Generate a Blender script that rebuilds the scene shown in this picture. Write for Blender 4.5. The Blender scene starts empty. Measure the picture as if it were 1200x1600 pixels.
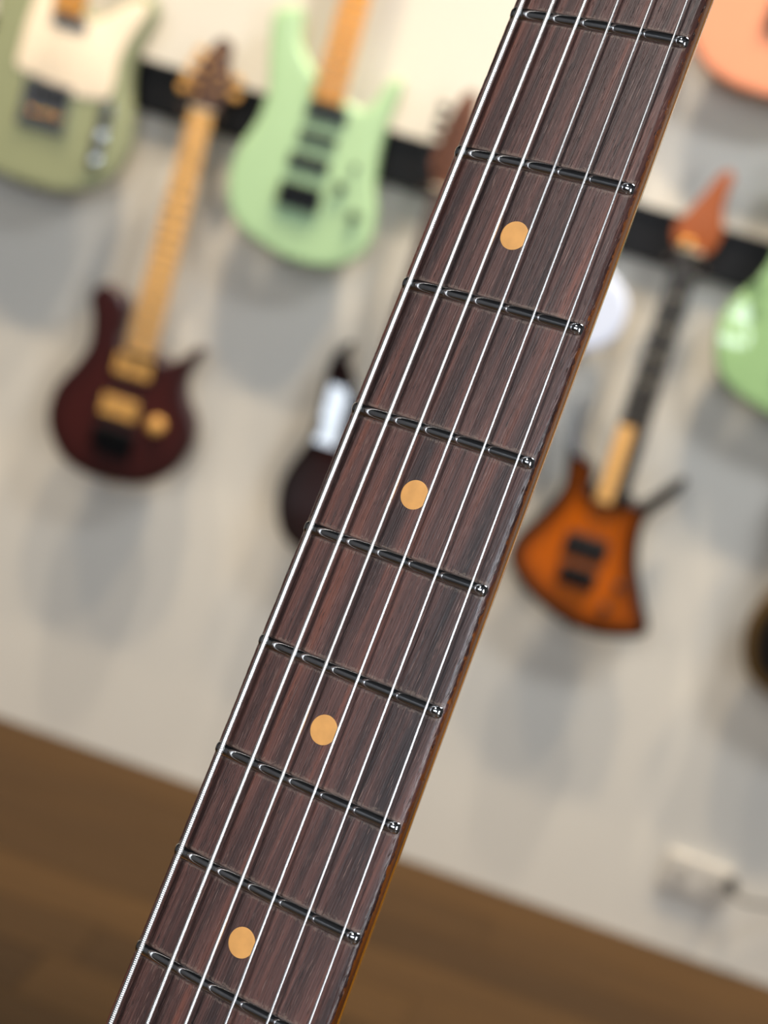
import bpy, bmesh, math, random
from mathutils import Vector, Matrix, noise
from mathutils.geometry import delaunay_2d_cdt

random.seed(7)
S = bpy.context.scene
COL = S.collection

# ------------------------------------------------------------------ camera
CAM_H = 1.254
cam = bpy.data.cameras.new('camera')
camo = bpy.data.objects.new('camera', cam)
COL.objects.link(camo)
WR = Vector((0.94434, 0.1766, 0.27756))      # image right, in world
WD = Vector((0.30511, -0.15459, -0.93969))   # image down
WF = Vector((-0.12304, 0.97207, -0.19987))   # forward
camo.matrix_world = Matrix(((WR.x, -WD.x, -WF.x, 0), (WR.y, -WD.y, -WF.y, 0), (WR.z, -WD.z, -WF.z, CAM_H), (0, 0, 0, 1)))
cam.sensor_fit = 'VERTICAL'
cam.sensor_height = 36.0
cam.sensor_width = 27.0
cam.lens = 2600.0 / 1600.0 * 36.0
cam.clip_start = 0.01
cam.clip_end = 50
cam.dof.use_dof = True
cam.dof.focus_distance = 0.362
cam.dof.aperture_fstop = 11.3
S.camera = camo

# ------------------------------------------------------------------ world, lights, exposure
S.view_settings.view_transform = 'Standard'
S.view_settings.look = 'None'
S.view_settings.gamma = 1.0
S.view_settings.use_curve_mapping = False
S.view_settings.exposure = 0.0
wd = bpy.data.worlds.new('daylight'); S.world = wd
wd.use_nodes = True
wd.node_tree.nodes['Background'].inputs[0].default_value = (0.72, 0.85, 1.0, 1)
wd.node_tree.nodes['Background'].inputs[1].default_value = 2.0


def area(name, loc, rot, sx, sy, power, col):
    l = bpy.data.lights.new(name, 'AREA'); l.shape = 'RECTANGLE'
    l.size = sx; l.size_y = sy; l.energy = power; l.color = col
    o = bpy.data.objects.new(name, l); o.location = loc; o.rotation_euler = rot
    COL.objects.link(o); return o


def spot(name, loc, target, power, col, ang=70, rad=0.03):
    l = bpy.data.lights.new(name, 'SPOT'); l.energy = power; l.color = col
    l.spot_size = math.radians(ang); l.spot_blend = 1.0; l.shadow_soft_size = rad
    o = bpy.data.objects.new(name, l); o.location = loc
    o.rotation_euler = (Vector(target) - Vector(loc)).to_track_quat('-Z', 'Y').to_euler()
    COL.objects.link(o); return o


# daylight through the two windows of the room, behind the camera and at its right
area('window_daylight', (-0.8, -3.27, 2.25), (math.pi / 2, 0, 0), 2.8, 1.0, 68, (0.84, 0.92, 1.0))
area('window_daylight', (2.77, -2.1, 1.55), (0, math.pi / 2, 0), 1.9, 1.2, 88, (0.93, 0.96, 1.0))
# area lights at the ceiling: a lamp over the room, then an added fill
area('unseen_ceiling_light', (-0.60, -0.85, 2.94), (0, 0, 0), 0.24, 0.24, 40, (1.0, 0.95, 0.88))
area('unseen_ceiling_light', (1.0, 1.25, 2.94), (0, 0, 0), 1.0, 0.5, 44, (0.88, 0.94, 1.0))  # added unseen fill, lifts the shadows on the display wall
# ceiling track lamps washing the display wall
for i in range(9):
    lx = -1.80 + 0.45 * i
    if i % 2 == 0: spot('track_lamp', (lx, 2.25, 2.92), (lx - 0.03, 2.98, 0.22), 128, (1.0, 0.79, 0.53), 58, 0.045)
    else: spot('track_lamp', (lx, 2.52, 2.92), (lx + 0.05, 2.98, 0.12), 165, (1.0, 0.85, 0.66), 54, 0.04)

# ------------------------------------------------------------------ materials
MATS = {}


def srgb(r, g, b):
    f = lambda c: ((c / 255 + 0.055) / 1.055) ** 2.4 if c > 10 else c / 255 / 12.92
    return (f(r), f(g), f(b))


def mat(name, col, rough=0.5, metal=0.0, coat=0.0, vary=0.08, scale=(30, 30, 30), bump=0.0, spec=0.5):
    """plain procedural material: a noise varies the colour a little"""
    if name in MATS: return MATS[name]
    m = bpy.data.materials.new(name); m.use_nodes = True
    nt = m.node_tree; b = nt.nodes['Principled BSDF']
    tc = nt.nodes.new('ShaderNodeTexCoord'); mp = nt.nodes.new('ShaderNodeMapping')
    mp.inputs['Scale'].default_value = scale
    nz = nt.nodes.new('ShaderNodeTexNoise'); nz.inputs['Scale'].default_value = 1.0; nz.inputs['Detail'].default_value = 4
    cr = nt.nodes.new('ShaderNodeValToRGB')
    cr.color_ramp.elements[0].position = 0.3; cr.color_ramp.elements[1].position = 0.7
    cr.color_ramp.elements[0].color = tuple(c * (1 - vary) for c in col) + (1,)
    cr.color_ramp.elements[1].color = tuple(min(1, c * (1 + vary)) for c in col) + (1,)
    nt.links.new(tc.outputs['Object'], mp.inputs['Vector']); nt.links.new(mp.outputs[0], nz.inputs['Vector'])
    nt.links.new(nz.outputs[0], cr.inputs[0]); nt.links.new(cr.outputs[0], b.inputs['Base Color'])
    b.inputs['Roughness'].default_value = rough; b.inputs['Metallic'].default_value = metal
    b.inputs['Coat Weight'].default_value = coat; b.inputs['Coat Roughness'].default_value = 0.04
    b.inputs['Specular IOR Level'].default_value = spec
    if bump:
        bp = nt.nodes.new('ShaderNodeBump'); bp.inputs['Strength'].default_value = bump
        bp.inputs['Distance'].default_value = 0.001
        nt.links.new(nz.outputs[0], bp.inputs['Height']); nt.links.new(bp.outputs[0], b.inputs['Normal'])
    MATS[name] = m
    return m


def nodes(m):
    nt = m.node_tree
    return nt, nt.nodes, nt.links, nt.nodes['Principled BSDF']


def mapnoise(nt, src, scale, rotz=0.0, detail=4, rough=0.5):
    mp = nt.nodes.new('ShaderNodeMapping'); mp.inputs['Scale'].default_value = scale
    mr = nt.nodes.new('ShaderNodeMapping'); mr.inputs['Rotation'].default_value = (0, 0, rotz)
    nz = nt.nodes.new('ShaderNodeTexNoise'); nz.inputs['Scale'].default_value = 1
    nz.inputs['Detail'].default_value = detail; nz.inputs['Roughness'].default_value = rough
    nt.links.new(src, mr.inputs[0]); nt.links.new(mr.outputs[0], mp.inputs[0]); nt.links.new(mp.outputs[0], nz.inputs['Vector'])
    return nz.outputs[0]


def ramp(nt, src, stops):
    cr = nt.nodes.new('ShaderNodeValToRGB')
    e = cr.color_ramp.elements
    while len(e) < len(stops): e.new(0.5)
    for i, (p, c) in enumerate(stops):
        e[i].position = p; e[i].color = (tuple(c) + (1,)) if len(c) == 3 else c
    nt.links.new(src, cr.inputs[0]); return cr.outputs[0]


def mixc(nt, fac, a, b, mode='MIX'):
    mx = nt.nodes.new('ShaderNodeMix'); mx.data_type = 'RGBA'; mx.blend_type = mode
    if isinstance(fac, float): mx.inputs[0].default_value = fac
    else: nt.links.new(fac, mx.inputs[0])
    for k, s in ((6, a), (7, b)):
        if isinstance(s, tuple): mx.inputs[k].default_value = s + (1,)
        else: nt.links.new(s, mx.inputs[k])
    return mx.outputs[2]


def rosewood():
    m = bpy.data.materials.new('rosewood'); m.use_nodes = True
    nt, N, L, b = nodes(m)
    tc = N.new('ShaderNodeTexCoord').outputs['Object']
    rz = math.radians(3)
    broad = mapnoise(nt, tc, (8, 250, 60), rz, 3, 0.55)
    c1 = ramp(nt, broad, [(0.30, srgb(40, 27, 26)), (0.45, srgb(68, 45, 41)), (0.56, srgb(90, 59, 53)), (0.70, srgb(110, 65, 52))])
    fine = mapnoise(nt, tc, (38, 2900, 400), rz, 5, 0.6)
    c2 = ramp(nt, fine, [(0.32, (0.52, 0.52, 0.54)), (0.5, (1, 1, 1)), (0.68, (1.34, 1.30, 1.28))])
    c = mixc(nt, 0.85, c1, c2, 'MULTIPLY')
    pores = mapnoise(nt, tc, (330, 5200, 800), rz, 2, 0.5)
    pd = ramp(nt, pores, [(0.30, (1, 1, 1)), (0.37, (0, 0, 0))])
    c = mixc(nt, pd, c, srgb(26, 17, 16))
    pores2 = mapnoise(nt, tc, (190, 4000, 900), rz + 0.01, 2, 0.5)
    pl = ramp(nt, pores2, [(0.645, (0, 0, 0)), (0.70, (0.55, 0.55, 0.55))])
    c = mixc(nt, pl, c, srgb(146, 116, 106))
    # pale dust along the frets
    at = N.new('ShaderNodeAttribute'); at.attribute_name = 'fret_dist'
    dz = mapnoise(nt, tc, (2200, 1500, 900), 0, 3, 0.6)
    mth = N.new('ShaderNodeMath'); mth.operation = 'MULTIPLY_ADD'
    L.new(dz, mth.inputs[0]); mth.inputs[1].default_value = -1.6; L.new(at.outputs['Fac'], mth.inputs[2])
    dm = ramp(nt, mth.outputs[0], [(0.0, (0.32, 0.32, 0.32)), (0.16, (0, 0, 0))])
    c = mixc(nt, dm, c, srgb(140, 122, 108))
    # amber lacquer on the side of the board, worn off along its upper edge
    sd = N.new('ShaderNodeAttribute'); sd.attribute_name = 'side'
    wn = mapnoise(nt, tc, (420, 900, 900), 0, 4, 0.6)
    ms = N.new('ShaderNodeMath'); ms.operation = 'MULTIPLY_ADD'
    L.new(wn, ms.inputs[0]); ms.inputs[1].default_value = 0.9; L.new(sd.outputs['Fac'], ms.inputs[2])
    sm = ramp(nt, ms.outputs[0], [(0.855, (0, 0, 0)), (0.895, (1, 1, 1))])
    lacq = ramp(nt, mapnoise(nt, tc, (30, 500, 500), 0, 3), [(0.35, srgb(76, 34, 5)), (0.65, srgb(130, 68, 10))])
    c = mixc(nt, sm, c, lacq)
    L.new(c, b.inputs['Base Color'])
    rg = ramp(nt, fine, [(0.3, (0.36, 0.36, 0.36)), (0.7, (0.52, 0.52, 0.52))])
    pol = ramp(nt, sd.outputs['Fac'], [(0.02, (0, 0, 0)), (0.10, (1, 1, 1))])
    rg = mixc(nt, pol, rg, (0.17, 0.17, 0.17))
    b.inputs['Specular IOR Level'].default_value = 0.6
    rg = mixc(nt, sm, rg, (0.34, 0.34, 0.34))
    L.new(rg, b.inputs['Roughness'])
    bp = N.new('ShaderNodeBump'); bp.inputs['Strength'].default_value = 0.55; bp.inputs['Distance'].default_value = 0.00025
    hs = N.new('ShaderNodeMath'); hs.operation = 'SUBTRACT'
    L.new(fine, hs.inputs[0]); L.new(pd, hs.inputs[1]); L.new(hs.outputs[0], bp.inputs['Height'])
    L.new(bp.outputs[0], b.inputs['Normal'])
    return m


def burst(name, inner, outer, lo, hi, rough=0.12):
    """sunburst finish: stained centre running into a dark rim"""
    m = bpy.data.materials.new(name); m.use_nodes = True
    nt, N, L, b = nodes(m)
    tc = N.new('ShaderNodeTexCoord').outputs['Object']
    at = N.new('ShaderNodeAttribute'); at.attribute_name = 'rim'
    f = ramp(nt, at.outputs['Fac'], [(lo, (0, 0, 0)), (hi, (1, 1, 1))])
    g = mapnoise(nt, tc, (90, 90, 6), 0, 3)
    w = ramp(nt, g, [(0.3, tuple(c * 0.8 for c in inner)), (0.7, tuple(c * 1.15 for c in inner))])
    L.new(mixc(nt, f, outer, w), b.inputs['Base Color'])
    b.inputs['Roughness'].default_value = rough; b.inputs['Coat Weight'].default_value = 0.5
    b.inputs['Coat Roughness'].default_value = 0.04
    return m


def plank_mat():
    m = bpy.data.materials.new('floor_wood'); m.use_nodes = True
    nt, N, L, b = nodes(m)
    tc = N.new('ShaderNodeTexCoord').outputs['Object']
    oi = N.new('ShaderNodeObjectInfo')
    base = ramp(nt, oi.outputs['Random'], [(0.0, srgb(57, 40, 20)), (0.5, srgb(65, 46, 23)), (1.0, srgb(73, 52, 26))])
    g = mapnoise(nt, tc, (3, 70, 70), 0, 4)
    c = mixc(nt, 0.8, base, ramp(nt, g, [(0.3, (0.6, 0.58, 0.55)), (0.7, (1.2, 1.2, 1.2))]), 'MULTIPLY')
    L.new(c, b.inputs['Base Color']); b.inputs['Roughness'].default_value = 0.65; b.inputs['Specular IOR Level'].default_value = 0.2
    return m


M_wall = mat('wall_paint', srgb(213, 209, 200), 0.85, vary=0.025, scale=(2, 2, 2))
M_dark = mat('dark_wall_paint', srgb(74, 72, 72), 0.85, vary=0.04, scale=(2, 2, 2))
M_ceil = mat('dark_ceiling_paint', srgb(50, 50, 52), 0.9, vary=0.05, scale=(2, 2, 2))
M_plank = plank_mat()
M_sub = mat('floor_boards_far', srgb(63, 44, 25), 0.45, vary=0.2, scale=(1.2, 9, 5))
M_rail = mat('black_rail', srgb(11, 11, 14), 0.5, vary=0.2, spec=0.25)
M_whiteplastic = mat('white_plastic', srgb(198, 194, 190), 0.4, vary=0.03)
M_black = mat('black_plastic', srgb(16, 16, 17), 0.35, vary=0.2)
M_blackmetal = mat('black_hardware', srgb(24, 25, 27), 0.28, 0.6, vary=0.15)
M_chrome = mat('chrome', (0.78, 0.80, 0.82), 0.12, 1.0, vary=0.04)
M_gold = mat('gold_hardware', srgb(214, 160, 84), 0.22, 1.0, vary=0.06)
M_goldmatte = mat('zebra_cream_plastic', srgb(206, 156, 84), 0.45, vary=0.06)
M_cream = mat('cream_plastic', srgb(248, 232, 208), 0.4, vary=0.02)
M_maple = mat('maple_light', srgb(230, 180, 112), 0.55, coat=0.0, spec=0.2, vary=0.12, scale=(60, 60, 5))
M_mapleo = mat('maple_amber', srgb(230, 162, 72), 0.55, coat=0.0, spec=0.2, vary=0.12, scale=(60, 60, 5))
M_ebony = mat('ebony', srgb(30, 25, 22), 0.55, vary=0.2, scale=(90, 90, 6), spec=0.25)
M_roseb = mat('rosewood_far', srgb(72, 46, 38), 0.45, vary=0.2, scale=(90, 90, 6))
M_brownhead = mat('brown_stained_maple', srgb(100, 58, 34), 0.5, coat=0.0, vary=0.15, scale=(60, 60, 6))
M_darkhead = mat('dark_brown_headstock', srgb(84, 60, 50), 0.5, coat=0.0, vary=0.15, scale=(60, 60, 6))
M_leather = mat('hanger_leather', srgb(50, 36, 30), 0.6, vary=0.15)
M_steel = mat('string_steel', (0.93, 0.93, 0.93), 0.30, 1.0, vary=0.03, scale=(200, 200, 200))
M_nickel = mat('string_nickel', (0.95, 0.94, 0.92), 0.34, 1.0, vary=0.03, scale=(200, 200, 200))
M_fret = mat('fret_nickel', (0.62, 0.63, 0.64), 0.07, 1.0, vary=0.15, scale=(900, 120, 900))
M_farfret = mat('fret_wire_far', (0.42, 0.38, 0.32), 0.35, 1.0, vary=0.05)
M_clay = mat('clay_inlay', srgb(222, 162, 92), 0.5, vary=0.09, scale=(260, 260, 260))
M_amberneck = mat('amber_lacquered_maple', srgb(168, 104, 26), 0.22, coat=0.5, vary=0.18, scale=(12, 160, 160))
M_bone = mat('bone_nut', srgb(232, 222, 196), 0.35, vary=0.03)
M_rose = rosewood()

# ------------------------------------------------------------------ mesh helpers


def obj(name, verts, faces, m, parent=None, smooth=False, loc=None):
    me = bpy.data.meshes.new(name)
    me.from_pydata([tuple(v) for v in verts], [], faces)
    me.materials.append(m)
    if smooth: me.polygons.foreach_set('use_smooth', [True] * len(me.polygons))
    me.update()
    o = bpy.data.objects.new(name, me); COL.objects.link(o)
    if parent: o.parent = parent
    if loc: o.location = loc
    return o


def empty(name, loc):
    o = bpy.data.objects.new(name, None); o.empty_display_size = 0.05
    o.location = loc; COL.objects.link(o); return o


def tag(o, label=None, cat=None, group=None, kind=None):
    if label: o['label'] = label
    if cat: o['category'] = cat
    if group: o['group'] = group
    if kind: o['kind'] = kind
    return o


def boxg(x0, x1, y0, y1, z0, z1, base=0):
    v = [(x0, y0, z0), (x1, y0, z0), (x1, y1, z0), (x0, y1, z0), (x0, y0, z1), (x1, y0, z1), (x1, y1, z1), (x0, y1, z1)]
    f = [(0, 3, 2, 1), (4, 5, 6, 7), (0, 1, 5, 4), (1, 2, 6, 5), (2, 3, 7, 6), (3, 0, 4, 7)]
    return v, [tuple(i + base for i in q) for q in f]


def box(name, x0, x1, y0, y1, z0, z1, m, parent=None, bev=0.0):
    if not bev:
        v, f = boxg(x0, x1, y0, y1, z0, z1); return obj(name, v, f, m, parent)
    bm = bmesh.new(); v, f = boxg(x0, x1, y0, y1, z0, z1)
    vs = [bm.verts.new(p) for p in v]
    for q in f: bm.faces.new([vs[i] for i in q])
    bmesh.ops.bevel(bm, geom=bm.edges[:], offset=bev, segments=2, affect='EDGES', profile=0.6)
    me = bpy.data.meshes.new(name); bm.to_mesh(me); bm.free(); me.materials.append(m)
    o = bpy.data.objects.new(name, me); COL.objects.link(o)
    if parent: o.parent = parent
    return o


def lathe_y(name, cx, cz, prof, m, parent, n=20):
    """turned piece with its axis along y: prof = [(radius, y)]"""
    v = []; f = []
    for r, y in prof:
        for k in range(n):
            a = 2 * math.pi * k / n; v.append((cx + r * math.cos(a), y, cz + r * math.sin(a)))
    for i in range(len(prof) - 1):
        for k in range(n):
            f.append((i * n + k, i * n + (k + 1) % n, (i + 1) * n + (k + 1) % n, (i + 1) * n + k))
    f.append(tuple(range(n))[::-1]); f.append(tuple((len(prof) - 1) * n + k for k in range(n)))
    return obj(name, v, f, m, parent, True)


def spline(pts, n=6):
    """closed Catmull-Rom through pts"""
    out = []; k = len(pts)
    for i in range(k):
        p0, p1, p2, p3 = (Vector(pts[(i + j - 1) % k]) for j in range(4))
        for s in range(n):
            t = s / n
            out.append(0.5 * ((2 * p1) + (p2 - p0) * t + (2 * p0 - 5 * p1 + 4 * p2 - p3) * t * t + (3 * p1 - p0 - 3 * p2 + p3) * t ** 3))
    return out


def ccw(p):
    a = sum(p[i].x * p[(i + 1) % len(p)].y - p[(i + 1) % len(p)].x * p[i].y for i in range(len(p)))
    return p if a > 0 else p[::-1]


def slab(name, pts, y0, y1, m, parent, r=0.006, n=6, grid=0.011, carve=None, sp=True):
    """solid cut to the outline pts (x, z), front at y0, back at y1, rounded rims; 'rim' stores the distance from the edge"""
    P = ccw(spline(pts, n) if sp else [Vector(p) for p in pts]); k = len(P)
    nor = []
    for i in range(k):
        t = (P[(i + 1) % k] - P[i - 1]); t = t.normalized() if t.length else Vector((1, 0))
        nor.append(Vector((-t.y, t.x)))                   # inward for ccw
    steps = 4
    V = []; F = []; rim = []
    rings = []
    for s in range(steps + 1):
        a = math.pi / 2 * s / steps
        rings.append((r * (1 - math.sin(a)), y0 + r * (1 - math.cos(a))))     # inset, y
    rings = rings  # from cap edge (inset r) out to the full outline
    back = [(i, y1 - (y - y0)) for i, y in reversed(rings)]
    allr = rings + back
    for ins, y in allr:
        for i in range(k):
            p = P[i] + nor[i] * ins
            V.append([p.x, y, p.y]); rim.append(ins)
    for j in range(len(allr) - 1):
        for i in range(k):
            F.append((j * k + i, (j + 1) * k + i, (j + 1) * k + (i + 1) % k, j * k + (i + 1) % k))

    def dist(q):
        d = 1e9
        for i in range(k):
            a, b = P[i], P[(i + 1) % k]; ab = b - a
            t = max(0, min(1, (q - a).dot(ab) / max(ab.length_squared, 1e-12)))
            d = min(d, (q - a - ab * t).length)
        return d
    for front in (True, False):
        edge = [P[i] + nor[i] * r for i in range(k)]
        inner = []
        if grid and front:
            xs = [p.x for p in edge]; zs = [p.y for p in edge]
            x = min(xs)
            while x < max(xs):
                z = min(zs)
                while z < max(zs):
                    q = Vector((x + 0.0007, z + 0.0003))
                    # inside test
                    c = False
                    for i in range(k):
                        a, b = edge[i], edge[i - 1]
                        if (a.y > q.y) != (b.y > q.y) and q.x < (b.x - a.x) * (q.y - a.y) / (b.y - a.y) + a.x: c = not c
                    if c and dist(q) > r + grid * 0.4: inner.append(q)
                    z += grid
                x += grid
        vs, es, fs, _, _, _ = delaunay_2d_cdt(edge + inner, [(i, (i + 1) % k) for i in range(k)], [], 1, 1e-6)
        base = len(V)
        for p in vs:
            V.append([p.x, y0 if front else y1, p.y]); rim.append(dist(Vector(p)))
        for q in fs:
            q = [base + i for i in q]
            F.append(tuple(q) if front else tuple(reversed(q)))
    if carve:
        for v in V:
            if v[1] < (y0 + y1) / 2: v[1] += carve(v[0], v[2])
    o = obj(name, V, F, m, parent, True)
    at = o.data.attributes.new('rim', 'FLOAT', 'POINT'); at.data.foreach_set('value', [min(1, d / 0.08) for d in rim])
    bm = bmesh.new(); bm.from_mesh(o.data)
    bmesh.ops.remove_doubles(bm, verts=bm.verts, dist=1e-6)
    bmesh.ops.recalc_face_normals(bm, faces=bm.faces)
    bm.to_mesh(o.data); bm.free()
    return o


# ------------------------------------------------------------------ the room
YW = 3.0134
XL, XR, YB, ZC = -2.5, 2.7, -3.2, 3.0


def structure(name, boxes, m):
    V = []; F = []
    for b in boxes:
        v, f = boxg(*b, base=len(V)); V += v; F += f
    return tag(obj(name, V, F, m), kind='structure')


structure('wall_back', [(XL - .1, XR + .1, YW, YW + 0.1, 0, ZC)], M_wall)
structure('wall_front', [(XL - .1, -2.2, YB - 0.1, YB, 0, ZC), (0.6, XR + .1, YB - 0.1, YB, 0, ZC), (-2.2, 0.6, YB - 0.1, YB, 0, 1.75), (-2.2, 0.6, YB - 0.1, YB, 2.75, ZC)], M_dark)
structure('ceiling', [(XL - .1, XR + .1, YB - .1, YW + .1, ZC, ZC + 0.1)], M_ceil)


def side_wall(name, xa, xb, y0, y1, z0, z1):
    structure(name, [(xa, xb, YB, y0, 0, ZC), (xa, xb, y1, YW, 0, ZC), (xa, xb, y0, y1, 0, z0), (xa, xb, y0, y1, z1, ZC)], M_dark)


structure('wall_left', [(XL - 0.1, XL, YB, YW, 0, ZC)], M_dark)
side_wall('wall_right', XR, XR + 0.1, -2.7, -1.5, 0.6, 2.5)


def window(n, x0, x1, y0, y1, z0, z1):
    """frame and mullions; the thin axis is the one with the smaller extent"""
    V = []; F = []
    t = 0.05
    along_x = (x1 - x0) > (y1 - y0)
    bars = [(x0, x1, y0, y1, z0, z0 + t), (x0, x1, y0, y1, z1 - t, z1)]
    for k in range(3 if along_x else 2):
        c = k / (2 if along_x else 1)
        if along_x:
            xa = x0 + (x1 - x0 - t) * c; bars.append((xa, xa + t, y0, y1, z0 + t, z1 - t))
        else:
            ya = y0 + (y1 - y0 - t) * c; bars.append((x0, x1, ya, ya + t, z0 + t, z1 - t))
    for b in bars:
        v, f = boxg(*b, base=len(V)); V += v; F += f
    return tag(obj('window_%d' % n, V, F, M_whiteplastic), kind='structure')


window(1, -2.2, 0.6, YB - 0.06, YB - 0.01, 1.75, 2.75)
window(2, XR + 0.01, XR + 0.06, -2.7, -1.5, 0.6, 2.5)

fl = structure('floor', [(XL - .1, XR + .1, YB - .1, YW + .1, -0.1, -0.006), (XL, XR, YB, 0.15, -0.006, 0.0)], M_sub)
PW, PL = 0.132, 1.3
meshes = {}
row = 0; y = YW
while y - PW > 0.15:
    x = XL - random.uniform(0, 1.0)
    while x < XR:
        xa, xb = max(x, XL), min(x + PL, XR)
        if xb - xa > 0.05:
            key = round(xb - xa, 3)
            if key not in meshes:
                v, f = boxg(0.0008, key - 0.0008, -PW + 0.0012, -0.0012, -0.006, 0.0)
                me = bpy.data.meshes.new('plank'); me.from_pydata(v, [], f); me.materials.append(M_plank); meshes[key] = me
            o = bpy.data.objects.new('plank', meshes[key]); COL.objects.link(o); o.parent = fl
            o.location = (xa, y, random.uniform(-0.0006, 0.0))
        x += PL
    y -= PW; row += 1

# hanging rails on the display wall
RAILS = {}
for nm, zc, lab in (('lower', 1.258, 'long black hanging rail fixed across the wall at the height of the lower headstocks'),
                    ('upper', 1.745, 'black hanging rail high on the wall above the upper row'),
                    ('top', 2.300, 'topmost black hanging rail close under the ceiling')):
    r = empty('hanging_rail', (0, YW, zc))
    box('rail_board', XL + 0.02, XR - 0.4, -0.024, 0.0, -0.046, 0.046, M_rail, r, 0.003)
    box('rail_lip', XL + 0.02, XR - 0.4, -0.031, -0.024, 0.034, 0.046, M_rail, r)
    tag(r, lab, 'rail')

# ------------------------------------------------------------------ wall guitars
YF = YW - 0.10      # front of the bodies
TELE = [(0, 0), (60, 4), (115, 25), (150, 62), (163, 105), (158, 155), (141, 205), (133, 250), (139, 290), (150, 325), (154, 352), (147, 372), (130, 380),
        (106, 370), (82, 345), (60, 326), (38, 319), (27, 330), (-27, 392), (-60, 402), (-105, 397), (-136, 375), (-147, 340), (-140, 295), (-133, 255), (-139, 215), (-155, 165), (-163, 110), (-152, 62), (-115, 22), (-60, 3)]
MINT = [(-110, 419), (-136, 401), (-126, 333), (-112, 273), (-114, 223), (-134, 167), (-141, 119), (-128, 65), (-100, 32), (-43, 10), (21, 0), (83, 10), (123, 38), (137, 72), (132, 122), (115, 174),
        (108, 236), (111, 282), (116, 347), (98, 350), (86, 327), (77, 303), (58, 286), (34, 292), (20, 290), (-34, 322), (-56, 340), (-76, 364), (-85, 400), (-90, 421)]
DARK = [(-98, 408), (-116, 380), (-119, 333)] + MINT[3:-2] + [(-88, 385), (-84, 412)]
AXIS = [(-101, 350), (-120, 323), (-107, 286), (-100, 238), (-114, 197), (-142, 142), (-145, 89), (-124, 44), (-88, 13), (-30, 0), (48, 10), (94, 35), (125, 76), (136, 121), (128, 160), (104, 193), (95, 225),
        (101, 258), (114, 287), (98, 290), (75, 263), (52, 250), (28, 261), (-37, 257), (-42, 316), (-57, 341), (-81, 353)]
AMBER = [(-95, 308), (-86, 240), (-108, 183), (-138, 125), (-137, 83), (-102, 45), (-37, 12), (26, 0), (83, 7), (134, 33), (111, 86), (85, 138), (71, 193), (74, 236), (98, 268), (117, 308), (104, 313),
         (70, 270), (50, 250), (24, 250), (-33, 246), (-41, 288), (-68, 303)]
AMBER_HORN = [(-110, 388), (-98, 395), (-88, 340), (-73, 306)]
STRAT_HEAD = [(-21, 0), (-24, 18), (-34, 30), (-34, 60), (-30, 110), (-22, 158), (-4, 182), (16, 178), (24, 160), (16, 146), (20, 120), (24, 70), (25, 25), (21, 0)]
AXIS_HEAD = [(-20, 0), (-26, 14), (-36, 32), (-33, 64), (-22, 92), (-8, 122), (8, 130), (22, 118), (22, 98), (32, 70), (36, 36), (26, 14), (20, 0)]
AMBER_HEAD = [(-22, 0), (-34, 14), (-38, 34), (-22, 68), (-5, 104), (6, 132), (20, 146), (32, 138), (30, 112), (32, 80), (42, 48), (38, 18), (24, 0)]
KNIFE_HEAD = [(-21, 0), (-27, 20), (-37, 38), (-33, 80), (-27, 128), (-12, 168), (6, 172), (12, 150), (20, 100), (24, 40), (21, 0)]


def mm(p): return [(a / 1000, b / 1000) for a, b in p]


def poly_prism(name, pts, y0, y1, m, parent, r=0.001):
    return slab(name, pts, y0, y1, m, parent, r, 3, 0)


def loft(name, secs, m, parent, cap=True):
    """secs: list of equal-length closed sections"""
    n = len(secs[0]); V = [p for s in secs for p in s]; F = []
    for i in range(len(secs) - 1):
        for k in range(n):
            F.append((i * n + k, i * n + (k + 1) % n, (i + 1) * n + (k + 1) % n, (i + 1) * n + k))
    if cap:
        F.append(tuple(range(n))[::-1]); F.append(tuple((len(secs) - 1) * n + k for k in range(n)))
    return obj(name, V, F, m, parent, True)


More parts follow.
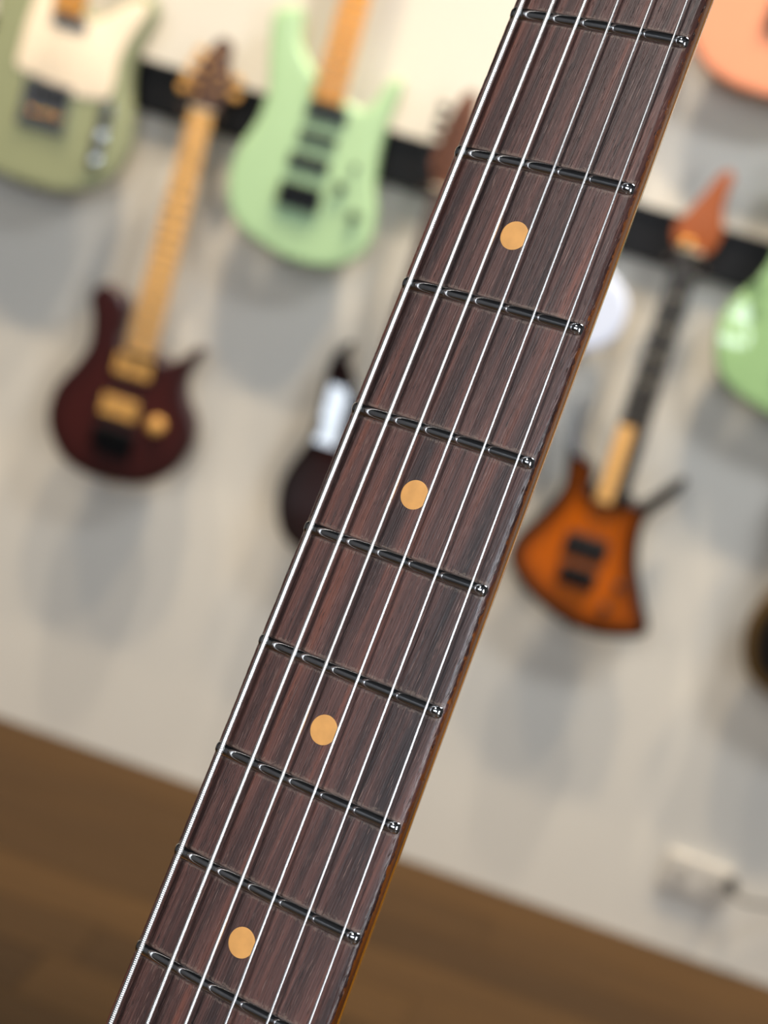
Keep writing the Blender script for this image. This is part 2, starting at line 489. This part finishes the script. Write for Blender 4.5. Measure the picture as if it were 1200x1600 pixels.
def guitar(name, label, x0, zb, outline, body_mat, neck_mat, board_mat, head, head_mat, nut_z, join_z, tuners, tuner_mat, scale_br,
           thick=0.042, r=0.007, carve=None, tilt=0.0, body_label=None, extra=None):
    """an electric guitar; local frame: x right, y into the wall, z up, origin at the lowest point of the body front"""
    root = empty(name, (x0, YF, zb))
    tag(root, label, 'guitar', 'guitars hanging on the display wall')
    b = slab('body', mm(outline), 0, thick, body_mat, root, r, 6, 0.011, carve)
    if extra: extra(root)
    nz, jz = nut_z / 1000, join_z / 1000
    # neck: half-round back, from heel to nut
    secs = []
    for t in (0, 0.02, 0.1, 0.5, 0.9, 1.0):
        z = jz - 0.055 + (nz - jz + 0.055) * t
        w = 0.028 + (0.0208 - 0.028) * t
        d = 0.019 if t > 0.05 else 0.012
        s = [(w * math.cos(a), -0.004 + d * math.sin(a), z) for a in [math.pi * i / 10 for i in range(11)]]
        s += [(-w, -0.007, z), (w, -0.007, z)]
        secs.append(s)
    loft('neck', secs, neck_mat, root)
    # fretboard with its frets and nut
    wj = 0.0282
    zend = jz - 0.05
    v = [(-wj, -0.007, zend), (wj, -0.007, zend), (0.021, -0.007, nz), (-0.021, -0.007, nz)]
    nb = 4
    V = []; F = []
    for (wz, z) in ((wj, zend), (0.021, nz)):
        for k in range(9):
            u = -1 + 2 * k / 8; V.append((u * wz, -0.0125 + 0.0012 * u * u, z))
        V += [(wz, -0.007, z), (-wz, -0.007, z)]
    for k in range(11): F.append((k, (k + 1) % 11, 11 + (k + 1) % 11, 11 + k))
    F.append(tuple(range(11))[::-1]); F.append(tuple(range(11, 22)))
    fb = obj('fretboard', V, F, board_mat, root)
    L = nz - scale_br / 1000
    V = []; F = []
    for n in range(1, 23):
        z = nz - L * (1 - 2 ** (-n / 12))
        if z < zend + 0.004: break
        w = 0.021 + (wj - 0.021) * (nz - z) / (nz - zend)
        vv, ff = boxg(-w, w, -0.0133, -0.0112, z - 0.0011, z + 0.0011, len(V)); V += vv; F += ff
    tag(obj('fret_wire', V, F, M_farfret, fb), kind='stuff')
    V = []; F = []
    for n in (3, 5, 7, 9, 15, 17, 19):
        z = nz - L * (1 - (2 ** (-n / 12) + 2 ** (-(n - 1) / 12)) / 2)
        base = len(V); V.append((0, -0.0127, z))
        for k in range(12): V.append((0.0032 * math.cos(k * math.pi / 6), -0.0127, z + 0.0032 * math.sin(k * math.pi / 6)))
        for k in range(12): F.append((base, base + 1 + k, base + 1 + (k + 1) % 12))
    tag(obj('inlay_dots', V, F, M_black if board_mat in (M_maple, M_mapleo) else M_bone, fb), kind='stuff')
    box('nut', -0.021, 0.021, -0.0145, -0.006, nz, nz + 0.004, M_bone, root)
    # headstock
    hpts = [(a, bb + nz) for a, bb in mm(head)]
    hd = slab('headstock', hpts, -0.003, 0.011, head_mat, root, 0.0015, 4, 0)
    for tx, tz, side in tuners:
        p = lathe_y('tuner_post', tx / 1000, nz + tz / 1000, [(0.0048, -0.004), (0.0048, -0.008), (0.003, -0.010), (0.003, -0.016), (0.0036, -0.017)], tuner_mat, root, 12)
        xx = tx / 1000; e = 0.020 * side
        # button on its short shaft beside the headstock
        hw = xx + e
        key = slab('tuning_key', [(hw - 0.001 * side, nz + tz / 1000 - 0.004), (hw + 0.007 * side, nz + tz / 1000 - 0.008), (hw + 0.017 * side, nz + tz / 1000 - 0.006),
                                  (hw + 0.017 * side, nz + tz / 1000 + 0.006), (hw + 0.007 * side, nz + tz / 1000 + 0.008), (hw - 0.001 * side, nz + tz / 1000 + 0.004)], 0.004, 0.011, tuner_mat, root, 0.002, 3, 0)
    # strings, each only a hair in the picture
    V = []; F = []
    for k in range(6):
        xa = -0.0175 + 0.007 * k; xb = -0.026 + 0.0104 * k; rr = 0.0004 - 0.00004 * k
        za, zb2 = nz + 0.004, scale_br / 1000
        base = len(V)
        for (x, yy, z) in ((xa, -0.0150, za), (xb, -0.0165, zb2)):
            V += [(x - rr, yy, z), (x, yy - rr, z), (x + rr, yy, z), (x, yy + rr, z)]
        for j in range(4): F.append((base + j, base + (j + 1) % 4, base + 4 + (j + 1) % 4, base + 4 + j))
    tag(obj('strings', V, F, M_steel, root), kind='stuff')
    # strap buttons
    lathe_y('strap_button', 0.0, -0.004, [(0.004, thick * .5 - 0.004), (0.005, thick * .5), (0.004, thick * .5 + 0.004)], tuner_mat, root, 10)
    return root


def hanger(x, z, label):
    """yoke that carries a headstock: plate on the rail, neck and two padded prongs"""
    r = empty('guitar_hanger', (x, YW - 0.031, z))
    box('mounting_plate', -0.022, 0.022, -0.012, -0.0005, -0.035, 0.035, M_black, r, 0.003)
    box('arm', -0.007, 0.007, -0.046, -0.012, -0.016, -0.002, M_blackmetal, r, 0.002)
    for s in (-1, 1):
        secs = []
        for i, (px, py) in enumerate(((0.004, -0.043), (0.018, -0.047), (0.029, -0.056), (0.0305, -0.075), (0.0305, -0.098), (0.0315, -0.102))):
            rr = 0.0055 if i else 0.004
            secs.append([(s * px + rr * math.cos(a) * 0.9, py + rr * 0.3 * math.cos(a), -0.009 + rr * math.sin(a)) for a in [math.pi * 2 * k / 10 for k in range(10)]])
        loft('prong', secs, M_leather, r)
    tag(r, label, 'hanger', 'wall hangers')
    return r


def pickup(parent, x, z, w, h, m, ring=None, tilt=0, name='pickup', poles=None, d=0.006):
    if ring: box('pickup_ring', x - w / 2 - 0.006, x + w / 2 + 0.006, -0.003, 0.001, z - h / 2 - 0.005, z + h / 2 + 0.005, ring, parent, 0.001)
    p = box(name, x - w / 2, x + w / 2, -d, 0.0005, z - h / 2, z + h / 2, m, parent, 0.0015)
    if poles:
        V = []; F = []
        for k in range(6):
            px = x - w * 0.38 + w * 0.152 * k
            base = len(V); V.append((px, -d - 0.0006, z))
            for j in range(8): V.append((px + 0.0024 * math.cos(j * math.pi / 4), -d - 0.0004, z + 0.0024 * math.sin(j * math.pi / 4)))
            for j in range(8): F.append((base, base + 1 + (j + 1) % 8, base + 1 + j))
        tag(obj('pole_pieces', V, F, poles, p), kind='stuff')
    return p


def knob(parent, x, z, m, r=0.009, h=0.016, name='knob'):
    return lathe_y(name, x, z, [(r * 1.1, 0.0005), (r * 1.1, -0.003), (r, -0.004), (r * 0.92, -h + 0.002), (r * 0.8, -h)], m, parent, 18)


def switch(parent, x, z, m):
    b = lathe_y('selector_switch', x, z, [(0.006, 0.0005), (0.006, -0.003), (0.002, -0.004), (0.0018, -0.014), (0.0032, -0.016), (0.0030, -0.020)], m, parent, 12)
    return b


def bridge(parent, x, z, w, h, m, saddle_m, name='bridge', d=0.008):
    p = box(name, x - w / 2, x + w / 2, -d, 0.0005, z - h / 2, z + h / 2, m, parent, 0.002)
    for k in range(6):
        px = x - w * 0.40 + w * 0.16 * k
        box('saddle', px - w * 0.065, px + w * 0.065, -d - 0.007, -d + 0.0003, z - h * 0.12, z + h * 0.42, saddle_m, p, 0.0012)
    return p


SIX = [(-14 - 1.2 * k * 0, 24 + 22 * k, -1) for k in range(6)]


# --- sage green single-cutaway with cream guard (upper row, far left)
def tele_parts(r):
    slab('pickguard', mm([(-40, 366), (-64, 330), (-72, 280), (-74, 230), (-70, 196), (-30, 190), (20, 180), (56, 176), (92, 182), (108, 190), (112, 215), (110, 250), (118, 290), (134, 330), (140, 355), (128, 366), (104, 356), (78, 332), (54, 314), (34, 308), (28, 320), (0, 340)]),
         -0.0025, 0.001, M_cream, r, 0.001, 4, 0)
    pickup(r, 0.008, 0.296, 0.066, 0.020, M_chrome, None)
    p = box('bridge', -0.045, 0.045, -0.003, 0.0005, 0.100, 0.186, M_chrome, r, 0.001)
    for k, xx in enumerate((-0.024, 0.0, 0.024)):
        s = [[(xx - 0.0105 + 0.021 * t, -0.009 + 0.004 * math.cos(a), 0.128 + 0.004 * math.sin(a)) for a in [2 * math.pi * i / 10 for i in range(10)]] for t in (0, 1)]
        loft('saddle', s, M_gold, p)
    box('bridge_wall', -0.045, -0.042, -0.013, -0.003, 0.102, 0.184, M_chrome, p)
    box('bridge_wall', 0.042, 0.045, -0.013, -0.003, 0.102, 0.184, M_chrome, p)
    pickup(p, 0.0, 0.164, 0.070, 0.020, M_black, None, poles=M_chrome)
    pl = slab('control_plate', mm([(104, 60), (118, 60), (123, 75), (123, 170), (118, 182), (104, 182), (99, 170), (99, 75)]), -0.003, 0.0005, M_chrome, r, 0.001, 4, 0)
    for zz in (0.075, 0.118):
        lathe_y('knob', 0.111, zz, [(0.010, -0.003), (0.010, -0.016), (0.0085, -0.0175)], M_chrome, pl, 18)
    box('selector_switch', 0.108, 0.114, -0.018, -0.003, 0.155, 0.163, M_black, pl, 0.001)


M_sage = mat('sage_green_finish', srgb(148, 154, 120), 0.34, coat=0.25, vary=0.03)
guitar('single_cutaway_guitar', 'sage green single-cutaway electric guitar with cream pickguard and chrome bridge, upper left', -1.163, 1.030, TELE, M_sage, M_mapleo, M_mapleo,
       STRAT_HEAD, M_mapleo, 781, 362, SIX, M_chrome, 130, extra=tele_parts)


# --- mint green double-cutaway (upper row)
def mint_parts(r):
    pickup(r, 0.004, 0.262, 0.074, 0.028, M_black, None, poles=M_blackmetal)
    pickup(r, 0.000, 0.217, 0.070, 0.019, M_black, None, poles=M_blackmetal)
    pickup(r, -0.004, 0.172, 0.074, 0.026, M_black, None, poles=M_blackmetal)
    bridge(r, -0.004, 0.112, 0.078, 0.044, M_black, M_blackmetal, d=0.010)
    knob(r, 0.062, 0.147, M_blackmetal, 0.009); knob(r, 0.100, 0.106, M_blackmetal, 0.009)
    switch(r, 0.078, 0.186, M_blackmetal)


M_mint = mat('mint_green_finish', srgb(170, 204, 158), 0.32, coat=0.2, vary=0.02)
guitar('double_cutaway_guitar', 'pastel mint green double-cutaway guitar with three black pickups', -0.667, 1.037, MINT, M_mint, M_mapleo, M_mapleo,
       STRAT_HEAD, M_mapleo, 760, 334, SIX, M_blackmetal, 116, extra=mint_parts)


# --- burgundy guitar with maple neck (lower row)
def axis_parts(r):
    pickup(r, -0.006, 0.222, 0.070, 0.036, M_goldmatte, M_black, poles=M_black)
    pickup(r, -0.012, 0.142, 0.070, 0.036, M_goldmatte, M_black, poles=M_black)
    bridge(r, -0.008, 0.082, 0.080, 0.042, M_blackmetal, M_blackmetal, d=0.012)
    box('tremolo_plate', -0.034, 0.030, -0.008, 0.0005, 0.050, 0.060, M_blackmetal, r, 0.002)
    lathe_y('knob', 0.064, 0.131, [(0.016, 0.0005), (0.016, -0.004), (0.0145, -0.014), (0.012, -0.016)], M_goldmatte, r, 20)


M_burg = burst('burgundy_stain', srgb(62, 22, 20), srgb(44, 14, 14), 0.05, 0.6, 0.3)
guitar('maple_neck_guitar', 'dark burgundy guitar with pale maple neck and two cream pickups', -0.880, 0.547, AXIS, M_burg, M_maple, M_maple, AXIS_HEAD, M_darkhead, 697, 302,
       [(-20, 30, -1), (-17, 52, -1), (-12, 74, -1), (-4, 96, -1), (18, 40, 1), (16, 66, 1)], M_goldmatte, 82, extra=axis_parts, r=0.009)


# --- near black guitar half hidden by the near neck (lower row)
def dark_parts(r):
    pickup(r, 0.002, 0.250, 0.072, 0.036, M_black, M_blackmetal, poles=M_chrome)
    pickup(r, -0.002, 0.165, 0.072, 0.036, M_black, M_blackmetal, poles=M_chrome)
    bridge(r, -0.004, 0.108, 0.078, 0.040, M_blackmetal, M_chrome)
    knob(r, 0.066, 0.140, M_blackmetal); knob(r, 0.098, 0.102, M_blackmetal)


def arm_carve(x, z):
    if z < 0.215 or x > -0.055: return 0.0
    return min(0.024, (z - 0.215) * 0.20)


M_wine = burst('black_cherry_finish', srgb(34, 5, 5), srgb(8, 3, 4), 0.0, 0.7, 0.06)
M_wine.node_tree.nodes['Principled BSDF'].inputs['Coat Weight'].default_value = 1.0
M_wine.node_tree.nodes['Principled BSDF'].inputs['Coat IOR'].default_value = 1.85
guitar('black_cherry_guitar', 'near-black cherry guitar with a white window glare, half hidden behind the near fretboard', -0.426, 0.515, DARK, M_wine, M_roseb, M_roseb,
       KNIFE_HEAD, M_brownhead, 715, 330, SIX, M_blackmetal, 110, extra=dark_parts, carve=arm_carve)


# --- amber sunburst angular guitar (lower row, right)
def amber_parts(r):
    slab('neck_end_plate', mm([(-34, 250), (-36, 262), (34, 262), (36, 248), (20, 242), (-20, 242)]), -0.004, 0.001, M_black, r, 0.001, 3, 0)
    pickup(r, -0.014, 0.146, 0.066, 0.034, M_black, M_black, poles=M_blackmetal)
    bridge(r, -0.013, 0.092, 0.068, 0.036, M_black, M_blackmetal)
    knob(r, 0.050, 0.052, M_black, 0.008); knob(r, 0.062, 0.098, M_black, 0.007)


M_amberb = burst('amber_sunburst', srgb(182, 88, 4), srgb(14, 9, 7), 0.10, 0.60, 0.14)
ag = guitar('angular_guitar', 'amber sunburst angular guitar with black edges and pointed lower corner', 0.008, 0.559, AMBER, M_amberb, M_ebony, M_ebony,
            AMBER_HEAD, mat('amber_head_finish', srgb(146, 72, 10), 0.45, coat=0.0, vary=0.12, scale=(60, 60, 6)), 690, 296,
            [], M_blackmetal, 92, extra=amber_parts, r=0.006)
for xx in (-0.016, -0.003): lathe_y('string_lock', xx, 0.702, [(0.0085, -0.004), (0.0085, -0.012), (0.006, -0.016), (0.003, -0.017)], M_gold, ag, 18)
box('painted_glare_strip', -0.024, 0.004, -0.0134, -0.0120, 0.236, 0.376, M_maple, ag)  # glare on the dark glossy fretboard, painted as a pale strip
slab('upper_horn', mm([(-106, 392), (-98, 396), (-92, 370), (-84, 330), (-66, 300), (-80, 280), (-96, 296), (-104, 340)]), 0.0015, 0.036, mat('horn_painted_reflection', srgb(92, 98, 108), 0.18, coat=0.5), ag, 0.003, 4, 0)  # blue-grey colour paints in a reflection on the black horn


# --- bodies cut by the frame or by the near neck (upper row and far right)
def plain_parts(r):
    slab('pickguard', mm([(-60, 340), (-78, 250), (-60, 180), (0, 160), (60, 150), (100, 60), (120, 80), (100, 180), (92, 260), (100, 320), (70, 300), (30, 280), (-30, 300)]), -0.0025, 0.001, M_cream, r, 0.001, 3, 0)
    for zz in (0.255, 0.205, 0.155): pickup(r, 0, zz, 0.070, 0.018, M_cream, None, d=0.009)
    bridge(r, 0, 0.105, 0.074, 0.040, M_chrome, M_chrome)


def two_pickups(r):
    pickup(r, 0, 0.255, 0.070, 0.036, M_black, M_blackmetal); pickup(r, 0, 0.165, 0.070, 0.036, M_black, M_blackmetal)
    bridge(r, 0, 0.105, 0.076, 0.040, M_chrome, M_chrome)
    knob(r, 0.090, 0.110, M_chrome)


def left_carve(x, z):
    q = (-0.098 - x) - 0.35 * abs(z - 0.14)
    return min(0.02, max(0.0, q) * 0.04 + (0.14 * max(0.0, z - 0.10) if q > 0 else 0))


def slim(o, f, side, z0=190):
    """narrower above the waist on one side"""
    return [(a * (1 - (1 - f) * min(1, max(0, (b - z0) / 60))) if a * side > 0 else a, b) for a, b in o]


def wide(o, f): return [(a * f, b) for a, b in o]


M_leaf = mat('soft_green_gloss', srgb(146, 182, 130), 0.07, coat=0.6, vary=0.03)
guitar('leaf_green_guitar', 'glossy leaf green guitar body with a white glare, cut by the right edge', 0.252, 1.018, slim(wide(MINT, 1.13), 0.86, -1), M_leaf, M_maple, M_roseb,
       STRAT_HEAD, M_maple, 790, 330, SIX, M_chrome, 105, extra=two_pickups, carve=left_carve)
M_pale = mat('pale_ice_blue_finish', srgb(214, 224, 246), 0.15, coat=0.4, vary=0.02)
guitar('ice_blue_guitar', 'pale ice blue guitar body peeking out behind the near neck', -0.200, 1.022, slim(MINT, 0.62, 1, 120), M_pale, M_maple, M_roseb,
       STRAT_HEAD, M_maple, 785, 345, SIX, M_chrome, 125, extra=lambda r: bridge(r, 0, 0.125, 0.076, 0.05, M_chrome, M_chrome))
M_salmon = mat('salmon_finish', srgb(224, 146, 110), 0.5, coat=0.0, vary=0.02)
guitar('salmon_guitar', 'salmon pink guitar body hanging highest, in the upper right corner', 0.048, 1.527, wide(TELE, 0.98), M_salmon, M_maple, M_roseb,
       STRAT_HEAD, M_maple, 781, 345, SIX, M_chrome, 125, extra=lambda r: (bridge(r, 0, 0.125, 0.076, 0.05, M_leather, M_black), knob(r, 0.06, 0.085, M_blackmetal)))
M_blk = burst('black_with_olive_rim', srgb(12, 10, 9), srgb(92, 70, 36), 0.06, 0.35, 0.2)
guitar('black_guitar', 'black guitar with olive brown rim, just entering at the right edge', 0.455, 0.535, wide(MINT, 1.08), M_blk, M_roseb, M_ebony,
       KNIFE_HEAD, M_black, 705, 330, SIX, M_blackmetal, 110, extra=two_pickups)

for x, z, what in ((-0.880, 0.547 + 0.697, 'burgundy guitar with the maple neck'), (-0.426, 0.515 + 0.715, 'near-black cherry guitar'),
                   (0.008, 0.559 + 0.690, 'amber sunburst guitar'), (0.455, 0.535 + 0.705, 'black guitar at the right edge')):
    hanger(x, z - (0.014 if 'amber' in what else -0.004), 'padded yoke hanger on the rail carrying the ' + what)
for x, z, what in ((-1.163, 1.030 + 0.781, 'sage green guitar'), (-0.667, 1.037 + 0.760, 'mint green guitar'), (-0.200, 1.022 + 0.785, 'ice blue guitar'),
                   (0.252, 1.018 + 0.790, 'leaf green guitar'), (0.048, 1.527 + 0.781, 'salmon pink guitar')):
    hanger(x, z + 0.006, 'padded yoke hanger above the frame carrying the ' + what)

# ------------------------------------------------------------------ wall socket low on the wall
wo = empty('wall_socket', (0.375, YW, 0.160))
box('socket_box', -0.062, 0.062, -0.018, 0, -0.034, 0.034, mat('grey_socket_plastic', srgb(204, 199, 190), 0.5, vary=0.03), wo, 0.004)
for xx in (-0.030, 0.030):
    f = lathe_y('outlet', xx, 0.0, [(0.019, -0.0175), (0.019, -0.020), (0.016, -0.020)], mat('grey_outlet_face', srgb(190, 185, 176), 0.5), wo, 20)
    for s in (-1, 1): box('slot', xx + s * 0.006 - 0.0012, xx + s * 0.006 + 0.0012, -0.0206, -0.0198, -0.005, 0.005, M_black, f)
tag(wo, 'grey double wall socket low on the wall near the floor at right', 'socket')
cd = empty('power_cord', (0.448, YW, 0.168))
lathe_y('plug', -0.012, 0.006, [(0.012, -0.020), (0.013, -0.033), (0.008, -0.050), (0.005, -0.066)], M_black, cd, 16)
pts = [(-0.012, -0.062, 0.006), (0.01, -0.075, 0.0), (0.05, -0.05, -0.004), (0.12, -0.02, -0.006), (0.25, -0.012, -0.04), (0.42, -0.012, -0.155), (0.7, -0.012, -0.160)]
secs = []
cpts = []
for i in range(len(pts) - 1):
    p0, p1, p2, p3 = (Vector(pts[max(0, min(len(pts) - 1, i + j - 1))]) for j in range(4))
    for s in range(6):
        t = s / 6
        cpts.append(0.5 * ((2 * p1) + (p2 - p0) * t + (2 * p0 - 5 * p1 + 4 * p2 - p3) * t * t + (3 * p1 - p0 - 3 * p2 + p3) * t ** 3))
for i, p in enumerate(cpts):
    t = (cpts[min(i + 1, len(cpts) - 1)] - cpts[max(i - 1, 0)]).normalized()
    a = t.cross(Vector((0, 0, 1))).normalized(); b = t.cross(a)
    secs.append([tuple(p + (a * math.cos(k * math.pi / 4) + b * math.sin(k * math.pi / 4)) * 0.0032) for k in range(8)])
loft('cable', secs, M_black, cd)
tag(cd, 'black plug and cable leaving the wall socket to the right', 'cable')

# ------------------------------------------------------------------ the near guitar (neck in the foreground)
U = Vector((-0.04873654, -0.2615299, -0.96396414)); Vv = Vector((0.93069045, -0.36220489, 0.05121433)); Wn = Vector((-0.3625466, -0.89465621, 0.261056))
O = Vector((-0.03227239, 0.39277029, CAM_H + 0.07569625))
near = bpy.data.objects.new('electric_guitar', None); near.empty_display_size = 0.05; COL.objects.link(near)
near.matrix_world = Matrix(((U.x, Vv.x, Wn.x, O.x), (U.y, Vv.y, Wn.y, O.y), (U.z, Vv.z, Wn.z, O.z), (0, 0, 0, 1)))
tag(near, 'dark rosewood guitar neck with clay dot inlays and six steel strings, close up in front', 'guitar')
SC = 0.648; RB = 0.241; BT = 0.0035      # scale length, board radius, board thickness at the edge


def fx(n): return SC * (1 - 2 ** (-n / 12))


def halfw(u): return (0.04366 + (0.05248 - 0.04366) * u / 0.324) / 2


def ztop(v): return -v * v / (2 * RB)


# fretboard: radiused top, rolled edges worn unevenly, flat sides
FRETS = 21
UEND = fx(FRETS) + 0.010
stations = []
u = 0.0
while u < UEND:
    stations.append(u); u += 0.0009 if u < 0.34 else 0.004
stations.append(UEND)
nt_ = 22
V = []; F = []; SIDE = []; FD = []
for u in stations:
    h = halfw(u)
    fd = min(abs(u - fx(n)) for n in range(0, FRETS + 1)) - 0.0013
    prof = []
    for sgn in (-1, 1):
        wear = noise.noise(Vector((u * 140, sgn * 3.1, 0.3))) * 0.5 + noise.noise(Vector((u * 520, sgn * 7.7, 1.3))) * 0.35
        rr = 0.00125 + 0.0004 * wear
        zt = ztop(h - rr)
        edge = []
        for k in range(6):
            a = math.pi / 2 * k / 5
            jit = 0.00006 * noise.noise(Vector((u * 900, sgn * 5 + k, 2.2)))
            edge.append((sgn * (h - rr + (rr + jit) * math.sin(a)), zt - rr * (1 - math.cos(a)), k / 5.0))
        edge.append((sgn * h, ztop(h) - BT * 0.6, 1.6)); edge.append((sgn * h, ztop(h) - BT, 2.0))
        if sgn < 0: left = edge[::-1]
        else: right = edge
    lim = h - 0.0016
    mid = [(-lim + 2 * lim * k / (nt_ - 1), 0, 0) for k in range(nt_)]
    mid = [(a, ztop(a), 0.0) for a, _, _ in mid]
    prof = left + mid + right
    for a, z, s in prof:
        V.append((u, a, z)); SIDE.append(s * 0.42); FD.append(max(0, min(1, fd / 0.0022)) if s < 0.5 else 1.0)
NP = len(prof)
for i in range(len(stations) - 1):
    for k in range(NP - 1):
        F.append((i * NP + k, (i + 1) * NP + k, (i + 1) * NP + k + 1, i * NP + k + 1))
    F.append((i * NP + NP - 1, (i + 1) * NP + NP - 1, (i + 1) * NP, i * NP))
F.append(tuple(range(NP))); F.append(tuple(reversed([(len(stations) - 1) * NP + k for k in range(NP)])))
board = obj('fretboard', V, F, M_rose, near, True)
a_ = board.data.attributes.new('side', 'FLOAT', 'POINT'); a_.data.foreach_set('value', SIDE)
a_ = board.data.attributes.new('fret_dist', 'FLOAT', 'POINT'); a_.data.foreach_set('value', [d + 0.62 for d in FD])
bm = bmesh.new(); bm.from_mesh(board.data); bmesh.ops.recalc_face_normals(bm, faces=bm.faces); bm.to_mesh(board.data); bm.free()

# neck back: amber lacquered maple, D-shaped
secs = []
for i in range(26):
    u = -0.004 + (UEND - 0.010) * i / 25
    h = halfw(max(u, 0)); b_ = 0.0165 + 0.003 * i / 25
    zt = ztop(h) - BT
    s = []
    for k in range(25):
        a = math.pi * k / 24
        c, sn = math.cos(a), math.sin(a)
        s.append((u, (h - 0.0004) * math.copysign(abs(c) ** 1.5, c), zt - b_ * sn ** 0.95))
    s.append((u, -h * 0.5, zt + 0.0006)); s.append((u, h * 0.5, zt + 0.0006))
    secs.append(s)
nk = loft('neck', secs, M_amberneck, near)
bm = bmesh.new(); bm.from_mesh(nk.data); bmesh.ops.recalc_face_normals(bm, faces=bm.faces); bm.to_mesh(nk.data); bm.free()

# frets: crowned wire following the board radius, rounded ball ends
FH, FWD = 0.00110, 0.00148
for n in range(1, FRETS + 1):
    u0 = fx(n); h = halfw(u0) - 0.00025
    secs = []
    T = [0, .12, .3, .5, .72, .88, 1.0]
    ends = [(-h + 0.0015 * t, math.sqrt(max(0.0, 1 - (1 - t) ** 2))) for t in T]
    vs = ends + [(-h + 0.0015 + (2 * h - 0.0030) * k / 24, 1.0) for k in range(1, 24)] + [(-a, s) for a, s in reversed(ends)]
    for a, s in vs:
        hh = max(0.05, s); ww = 0.45 + 0.55 * s
        sec = []
        for k in range(17):
            g = math.pi * k / 16
            sec.append((u0 + FWD * ww * math.cos(g), a, ztop(a) - 0.0002 + (FH + 0.0002) * hh * math.sin(g)))
        sec.append((u0 - FWD * ww * 0.6, a, ztop(a) - 0.0007)); sec.append((u0 + FWD * ww * 0.6, a, ztop(a) - 0.0007))
        secs.append(sec)
    fo = loft('fret', secs, M_fret, board)
    bm = bmesh.new(); bm.from_mesh(fo.data); bmesh.ops.recalc_face_normals(bm, faces=bm.faces); bm.to_mesh(fo.data); bm.free()


# clay dots, set a hair proud of the board
def dot(u0, v0):
    R_ = 0.0033; V = []; F = []
    rings = [(0, 0.00006), (0.5, 0.00006), (0.9, 0.00005), (1.0, 0.00002), (1.0, -0.0006)]
    V.append((u0, v0, ztop(v0) + 0.00006))
    for q, dz in rings[1:]:
        for k in range(40):
            a = 2 * math.pi * k / 40; vv = v0 + R_ * q * math.sin(a)
            V.append((u0 + R_ * q * math.cos(a), vv, ztop(vv) + dz))
    for k in range(40): F.append((0, 1 + k, 1 + (k + 1) % 40))
    for j in range(3):
        for k in range(40): F.append((1 + j * 40 + k, 1 + (j + 1) * 40 + k, 1 + (j + 1) * 40 + (k + 1) % 40, 1 + j * 40 + (k + 1) % 40))
    o = obj('inlay_dot', V, F, M_clay, board, False)
    return o


for n in (3, 5, 7, 9, 15, 17, 19, 21): dot((fx(n) + fx(n - 1)) / 2, 0.0)
for s in (-1, 1): dot((fx(12) + fx(11)) / 2, s * 0.011)


# strings, bass (wound) at the left to treble (plain) at the right
def string(k):
    d = (0.00124, 0.00100, 0.00084, 0.00066, 0.00058, 0.00052)[k]
    wound = k < 3
    va = -0.0186 + 0.0372 * k / 5; vb = -0.0273 + 0.0546 * k / 5

    def pt(u):
        t = u / SC; v = va + (vb - va) * t + 0.00035
        z0 = ztop(va) + 0.00165; z1 = ztop(vb) + 0.0037
        return Vector((u, v, z0 + (z1 - z0) * t + d / 2))
    us = []; u = -0.002
    pitch = (0.00046, 0.00036, 0.00028)[k] if wound else 0
    if wound:
        while u < 0.325: us.append((u, 0.5 - 0.5 * math.cos(2 * math.pi * (u / pitch)))); u += pitch / 4
    else:
        while u < 0.325: us.append((u, 1.0)); u += 0.02
    while u < SC: us.append((u, 0.7)); u += 0.05
    us.append((SC, 0.7))
    n = 12 if wound else 14
    V = []; F = []
    for u, g in us:
        p = pt(u); r = d / 2 * ((0.90 + 0.10 * math.sqrt(g)) if wound else 1)
        for j in range(n):
            a = 2 * math.pi * j / n; V.append((p.x, p.y + r * math.cos(a), p.z + r * math.sin(a)))
    for i in range(len(us) - 1):
        for j in range(n): F.append((i * n + j, i * n + (j + 1) % n, (i + 1) * n + (j + 1) % n, (i + 1) * n + j))
    return tag(obj('string', V, F, M_nickel if wound else M_steel, near, True), 'wound metal string' if wound else 'plain steel string')


for k in range(6): string(k)

# nut, headstock, tuners, body: beyond the frame, so the neck does not end in the air
h0 = halfw(0)
V, F = boxg(-0.0035, 0.0, -h0, h0, ztop(h0) - 0.003, 0.0022); obj('nut', V, F, M_bone, near)


def local_slab(name, pts, z_front, z_back, m, r):
    """outline given in (v, -u) like a hanging guitar seen from the front, laid into the neck frame"""
    o = slab(name, pts, -z_front, -z_back, m, near, r, 5, 0)
    me = o.data
    for v in me.vertices:
        x, y_, z = v.co; v.co = (-z, x, -y_)
    bm = bmesh.new(); bm.from_mesh(me); bmesh.ops.recalc_face_normals(bm, faces=bm.faces); bm.to_mesh(me); bm.free()
    return o


local_slab('headstock', [(a, b + 0.0035) for a, b in mm(STRAT_HEAD)], -0.006, -0.020, M_amberneck, 0.0015)
for k in range(6):
    V = []; F = []
    cu = -0.0275 - 0.022 * k; cv = -0.014
    for r_, z_ in ((0.005, -0.0065), (0.005, -0.003), (0.003, -0.002), (0.003, 0.006), (0.0036, 0.007)):
        for j in range(14): V.append((cu + r_ * math.cos(j * math.pi / 7), cv + r_ * math.sin(j * math.pi / 7), z_))
    for i in range(4):
        for j in range(14): F.append((i * 14 + j, i * 14 + (j + 1) % 14, (i + 1) * 14 + (j + 1) % 14, (i + 1) * 14 + j))
    F.append(tuple(56 + j for j in range(14)))
    obj('tuner_post', V, F, M_chrome, near, True)
local_slab('body', [(a, b - 0.765) for a, b in mm(MINT)], -0.0105, -0.055, M_amberneck, 0.008)
V, F = boxg(SC - 0.006, SC + 0.03, -0.036, 0.036, -0.0108, 0.0025); obj('bridge', V, F, M_chrome, near)
